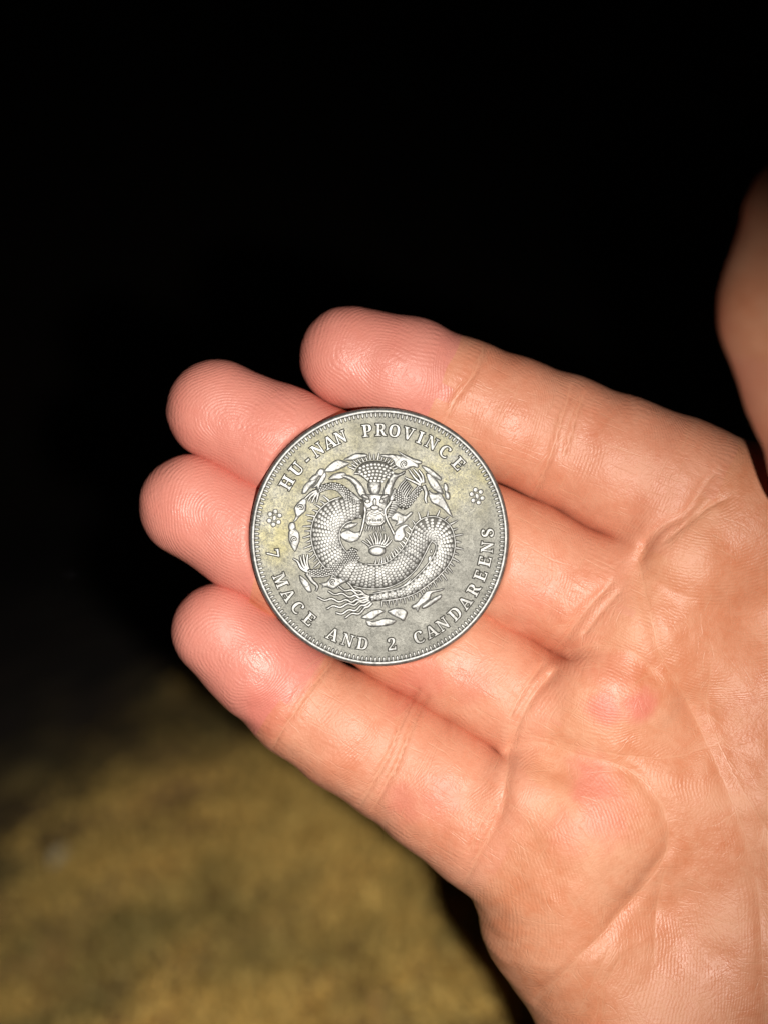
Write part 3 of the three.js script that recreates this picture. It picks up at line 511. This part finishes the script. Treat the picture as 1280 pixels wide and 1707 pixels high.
// dragon
const SIDE_OUT = 1, SIDE_IN = -1;
const dragon = new THREE.Group(); dragon.name = 'dragon'; coin.add(dragon);
const dp = (name, g, kind) => part(name, g, dragon, wornMat, kind);
const bodyA = [[560, 440, 60], [470, 440, 85], [380, 465, 95], [315, 530, 100], [292, 610, 98], [305, 695, 96], [350, 775, 92], [420, 840, 90], [510, 890, 88], [600, 910, 84], [700, 905, 84], [780, 870, 84], [850, 810, 84], [905, 730, 76], [945, 650, 76], [985, 592, 84], [1037, 580, 86], [1088, 612, 84], [1118, 670, 68], [1115, 740, 64], [1085, 805, 62], [1035, 868, 56], [970, 930, 50], [885, 995, 42], [790, 1030, 35], [700, 1045, 32], [600, 1058, 27]];
const curveA = new THREE.CatmullRomCurve3(bodyA.map(([x, y]) => new THREE.Vector3(x, y, 0)), false, 'centripetal'), NB = 400, PA = curveA.getPoints(NB);
const bodyH = (t) => mix(0.34, 0.2, t);
const halfA = (t) => { const f = t * (bodyA.length - 1), i = Math.min(bodyA.length - 2, Math.floor(f)); return mix(bodyA[i][2], bodyA[i + 1][2], f - i); };
const lenA = [0]; for (let i = 1; i <= NB; i++) lenA.push(lenA[i - 1] + PA[i].distanceTo(PA[i - 1]));
const atA = (i, l) => { const a = PA[Math.max(0, i - 1)], b = PA[Math.min(NB, i + 1)], L = Math.hypot(b.x - a.x, b.y - a.y); return [PA[i].x - (b.y - a.y) / L * l, PA[i].y + (b.x - a.x) / L * l, Math.atan2(b.y - a.y, b.x - a.x)]; };   // l > 0: to the right of travel as drawn (y down)
{
  const rows = []; for (let i = 0; i <= NB; i += 2) rows.push([PA[i].x, PA[i].y]);
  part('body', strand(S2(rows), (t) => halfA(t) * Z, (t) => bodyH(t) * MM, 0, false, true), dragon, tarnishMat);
  const scales = [], pitch = 25;
  let row = 0; for (let s = 40; s < lenA[NB] - 10; s += pitch * (s > lenA[NB] * 0.78 ? 0.8 : 0.93), row++) {
    let i = 0; while (lenA[i] < s) i++; const w = halfA(i / NB) - 8, n = Math.max(2, Math.round(2 * w / 23)), step = 2 * w / n;
    for (let q = 0; q < n; q++) { const l = -w + (q + (row % 2 ? 0.75 : 0.25)) * step; if (l > w) continue; const [x, y, an] = atA(i, l), u = l / (w + 8), q2 = Math.max(0.02, 1 - u * u), h = bodyH(i / NB) * Math.pow(q2, 0.65), lean = Math.atan(bodyH(i / NB) * 1.3 * u * Math.pow(q2, -0.35) / ((w + 8) * Z / MM));
      const g = button(8); g.scale(16 * Z, step * 0.6 * Z, 0.09 * MM); g.rotateY(-0.12); g.rotateX(Math.min(0.6, Math.max(-0.6, lean))); g.rotateZ(-an + 0.25); const p = z2([x, y]); g.translate(p.x, p.y, FACE + h * MM - 0.01 * MM); scales.push(g); }
  }
  const archRow = (y0, n, x0, x1) => { for (let q = 0; q < n; q++) { const x = mix(x0, x1, (q + 0.5) / n), u = (x - 635) / 140; scales.push(dome(x, y0 + u * u * 48, 13, 11, 0.1, 0, 0.17)); } };
  [[135, 9, 520, 750], [158, 9, 508, 758], [181, 8, 530, 745], [204, 7, 548, 728], [227, 5, 570, 708], [248, 4, 585, 690]].forEach((a, i) => archRow(a[0], a[1], a[2] + (i % 2) * 8, a[3] + (i % 2) * 8));
  dp('scales', join(scales), 'stuff');
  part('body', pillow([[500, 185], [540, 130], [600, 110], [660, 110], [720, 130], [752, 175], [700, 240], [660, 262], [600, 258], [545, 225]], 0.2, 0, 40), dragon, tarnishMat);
  dp('crest_line', strand(S2([[490, 195], [540, 205], [590, 250]]), 6 * Z, 0.26 * MM)); dp('crest_line', strand(S2([[755, 180], [715, 205], [670, 255]]), 6 * Z, 0.26 * MM));
  const edge = (side, a, b) => { const l = []; for (let i = Math.round(a * NB); i <= b * NB; i += 4) { const [x, y] = atA(i, side * halfA(i / NB)); l.push([x, y]); } return strand(S2(l), 5 * Z, 0.24 * MM, 0, false); };
  // travelling left, then round: the right-hand side is the outside of the first coil
  dp('border_line', edge(1, 0.06, 0.27)); dp('border_line', edge(-1, 0.04, 0.26)); dp('border_line', edge(-1, 0.33, 0.97)); dp('border_line', edge(1, 0.31, 0.99));
  const spines = (side, a, b, step, len0, len1) => {
    let last = -99, k = 0; for (let i = Math.round(a * NB); i <= b * NB; i++) if (lenA[i] - last > step) {
      last = lenA[i]; k++; const [x, y, an] = atA(i, side * (halfA(i / NB) + 3)), L = (k % 2 ? len0 : len1) * (0.9 + 0.2 * rnd()), dir = an + side * Math.PI / 2 - side * 0.22 + (rnd() - 0.5) * 0.16;
      const tip = [x + Math.cos(dir) * L, y + Math.sin(dir) * L], m = [(x + tip[0]) / 2 + 2, (y + tip[1]) / 2];
      dp('spine', strand(S2([[x, y], m, tip]), taper(6.4, 2.2), (t) => mix(0.2, 0.06, t) * MM));
    } };
  spines(SIDE_OUT, 0.08, 0.28, 21, 58, 40); spines(SIDE_IN, 0.36, 0.57, 30, 46, 36); spines(SIDE_IN, 0.58, 0.80, 25, 58, 38); spines(SIDE_IN, 0.81, 0.97, 22, 44, 30);
  for (let i = 0; i < 15; i++) { const t = i / 14, an = mix(Math.PI * 1.12, Math.PI * 1.88, t), x = 628 + Math.cos(an) * 142, y = 205 + Math.sin(an) * 100, L = i % 2 ? 42 : 54; dp('spine', strand(S2([[x, y], [x + Math.cos(an) * L * 0.5, y + Math.sin(an) * L * 0.5], [x + Math.cos(an) * L, y + Math.sin(an) * L]]), taper(6.4, 2.4), (t2) => mix(0.2, 0.07, t2) * MM)); }
  // head
  headWide = 1.2;
  dp('head', pillow([[560, 330], [600, 345], [635, 340], [672, 345], [712, 330], [700, 400], [690, 470], [692, 530], [665, 560], [605, 560], [580, 530], [585, 470], [572, 400]], 0.22, 0, 24, 6));
  dp('horn', pillow([[430, 215], [450, 205], [490, 212], [520, 232], [548, 262], [575, 310], [585, 355], [555, 362], [532, 330], [515, 280], [480, 245]], 0.28, 0, 20, 4));
  dp('horn', pillow([[805, 180], [800, 205], [770, 225], [748, 255], [735, 300], [722, 350], [690, 362], [680, 345], [690, 290], [712, 235], [735, 195], [765, 200]], 0.28, 0, 20, 4));
  dp('horn', pillow([[595, 265], [612, 252], [640, 252], [665, 262], [664, 310], [645, 345], [618, 345], [598, 310]], 0.32, 0, 26, 4));
  for (const [x, y, rx, ry, h, t] of [[580, 358, 28, 15, 0.5, -0.45], [688, 356, 28, 15, 0.5, 0.45]]) dp('brow', dome(x, y, rx, ry, h, t, 0.1));
  for (const x of [592, 673]) dp('eye', dome(x, 388, 18, 18, 0.34, 0, 0.15));
  dp('snout', join([dome(633, 395, 13, 32, 0.36, 0, 0.14), dome(633, 432, 30, 22, 0.42, 0, 0.14), dome(600, 444, 19, 14, 0.4, 0.3, 0.16), dome(666, 444, 19, 14, 0.4, -0.3, 0.16)]));
  dp('lip', strand(S2([[588, 492], [600, 468], [635, 480], [668, 466], [688, 490]]), 9 * Z, 0.42 * MM)); dp('lip', strand(S2([[592, 520], [610, 545], [640, 550], [670, 545], [690, 518]]), 8 * Z, 0.4 * MM));
  for (let i = 0; i < 5; i++) dp('tooth', dome(608 + i * 15, 518 + 4 * Math.sin(i), 7, 9, 0.32, 0, 0.12));
  dp('whisker', strand(S2([[490, 345], [520, 370], [560, 410], [578, 450], [572, 510], [562, 570], [545, 632]]), taper(9, 6), 0.34 * MM)); dp('whisker', strand(S2([[790, 350], [745, 355], [715, 410], [692, 450], [700, 510], [722, 565], [745, 622]]), taper(9, 6), 0.34 * MM));
  dp('ear', pillow([[490, 320], [510, 330], [530, 355], [555, 385], [530, 390], [500, 370]], 0.28, 0, 14, 4)); dp('ear', pillow([[745, 300], [760, 330], [750, 370], [720, 395], [712, 380], [725, 340]], 0.28, 0, 14, 4));
  for (let i = 0; i < 9; i++) { const t = i / 8; dp('mane_strand', strand(S2([[mix(535, 560, t), mix(415, 500, t)], [mix(490, 520, t), mix(395, 490, t)], [mix(450, 490, t), mix(365, 478, t)]]), taper(6, 2), 0.3 * MM)); dp('mane_strand', strand(S2([[mix(730, 702, t), mix(395, 500, t)], [mix(765, 720, t), mix(390, 492, t)], [mix(790, 742, t), mix(372, 488, t)]]), taper(5.5, 2), 0.28 * MM)); }
  for (let i = 0; i < 6; i++) { const t = i / 5; dp('mane_strand', strand(S2([[mix(760, 800, t), mix(340, 400, t)], [mix(775, 815, t), mix(285, 350, t)], [mix(812, 845, t), mix(235, 290, t)]]), taper(5, 2.4), 0.2 * MM)); dp('mane_strand', strand(S2([[mix(470, 530, t), mix(375, 420, t)], [mix(430, 480, t), mix(325, 375, t)], [mix(395, 440, t), mix(285, 318, t)]]), taper(6, 2.5), 0.26 * MM)); }
  for (let i = 0; i < 8; i++) { const x = 590 + i * 13; dp('beard_strand', strand(S2([[x, 560], [x - 5 + i, 580], [x - 12 + i * 3.4, 598]]), taper(4.5, 1.5), 0.18 * MM)); }
  headWide = 1;
  // limbs
  const limb = (pts, w0, w1, lift = 0) => {
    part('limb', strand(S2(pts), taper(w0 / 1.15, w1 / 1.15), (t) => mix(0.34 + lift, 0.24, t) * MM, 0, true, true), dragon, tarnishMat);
    const cv = new THREE.CatmullRomCurve3(pts.map(([x, y]) => new THREE.Vector3(x, y, 0))), L = cv.getLength(), gs = [];
    for (let q = 8, row = 0; q < L - 6; q += 14, row++) { const t = q / L, p = cv.getPointAt(t), d = cv.getTangentAt(t), w = mix(w0, w1, t) * 1.05, n = Math.max(2, Math.round(2 * w / 17)); for (let k = 0; k < n; k++) { const l = -w + (k + (row % 2 ? 0.7 : 0.3)) * 2 * w / n; gs.push(dome(p.x - d.y * l, p.y + d.x * l, 8.5, 8, 0.13, 0, mix(0.33 + lift, 0.23, t) * Math.pow(Math.max(0.05, 1 - (l / w / 1.15) ** 2), 0.6))); } }
    dp('scales', join(gs), 'stuff');
    const e = []; for (let i = 0; i <= 20; i++) { const p = cv.getPointAt(i / 20), d = cv.getTangentAt(i / 20), w = mix(w0, w1, i / 20) * 1.12; e.push([p.x + d.y * w, p.y - d.x * w]); } dp('border_line', strand(S2(e), 5 * Z, (t) => mix(0.26 + lift, 0.26, t) * MM, 0, false));
  }, claw = (pts, w0 = 9, w1 = 4) => dp('claw', strand(S2(pts), taper(w0, w1), (t) => mix(0.32, 0.16, t) * MM));
  limb([[490, 410], [440, 330], [370, 285], [300, 285], [235, 315]], 30, 15); claw([[245, 312], [200, 330], [150, 375]]); claw([[240, 320], [195, 355], [175, 385]]); claw([[240, 325], [215, 365], [200, 400]]); claw([[245, 330], [240, 360], [230, 400]]); claw([[240, 305], [250, 270], [290, 205]], 8, 7);
  limb([[775, 330], [800, 370], [830, 420], [880, 380], [920, 330], [955, 285]], 34, 16); claw([[950, 280], [900, 255], [835, 225]]); claw([[952, 270], [905, 225], [865, 170]]); claw([[958, 265], [935, 215], [893, 165]]); claw([[965, 265], [960, 215], [930, 170]]); claw([[965, 280], [985, 330], [980, 375], [990, 405]], 11, 5);
  limb([[505, 740], [440, 785], [370, 838], [280, 875], [175, 885]], 42, 20, 0.2); dp('crest_line', strand(S2([[515, 735], [490, 722], [440, 755], [370, 815], [290, 855], [180, 868]]), 7 * Z, (t) => mix(0.6, 0.36, t) * MM));
  claw([[185, 880], [130, 850], [100, 800], [70, 782]], 10, 4); claw([[175, 868], [140, 830], [118, 760]], 9, 4); claw([[175, 862], [155, 820], [142, 752]], 9, 4); claw([[180, 858], [168, 810], [172, 752]], 8, 4); claw([[165, 880], [200, 935], [238, 975], [228, 1010]], 12, 4);
  // tail
  [[[600, 1050], [520, 1010], [440, 955]], [[600, 1054], [500, 1020], [380, 982]], [[598, 1060], [480, 1045], [310, 1015]], [[598, 1066], [450, 1078], [238, 1058]], [[602, 1074], [480, 1100], [300, 1125]], [[610, 1082], [500, 1135], [362, 1168]], [[618, 1090], [540, 1150], [425, 1188]]].forEach((c, k) => {
    const cv = new THREE.CatmullRomCurve3(c.map(([x, y]) => new THREE.Vector3(x, y, 0))), l = []; for (let i = 0; i <= 26; i++) { const t = i / 26, p = cv.getPoint(t); l.push([p.x, p.y + 9 * Math.sin(t * (c[0][0] - c[2][0]) / 13.5 + k) * Math.min(1, t * 3)]); }
    dp('tail_hair', strand(S2(l), taper(7, 5), 0.24 * MM, 0, false)); });
}
// pearl with flames
{
  const pearl = part('flaming_pearl', dome(650, 732, 62, 38, 0.42), coin);
  part('flame', strand(S2([[590, 715], [620, 700], [660, 697], [710, 705]]), 8 * Z, 0.3 * MM), pearl);
  for (const l of [[[600, 700], [575, 685], [545, 660]], [[615, 695], [590, 665], [572, 645]], [[630, 692], [610, 650], [598, 620]], [[645, 690], [635, 650], [622, 605]], [[655, 690], [650, 640], [640, 595]], [[665, 690], [675, 640], [668, 600]], [[678, 692], [698, 650], [702, 612]], [[692, 695], [715, 660], [728, 628]], [[705, 700], [730, 675], [748, 655]]]) part('flame', strand(S2([l[0], [l[1][0] + 4, l[1][1]], l[2]]), taper(7, 3.5), 0.22 * MM), pearl);
}
shade(coin);
renderer.render(scene, camera);
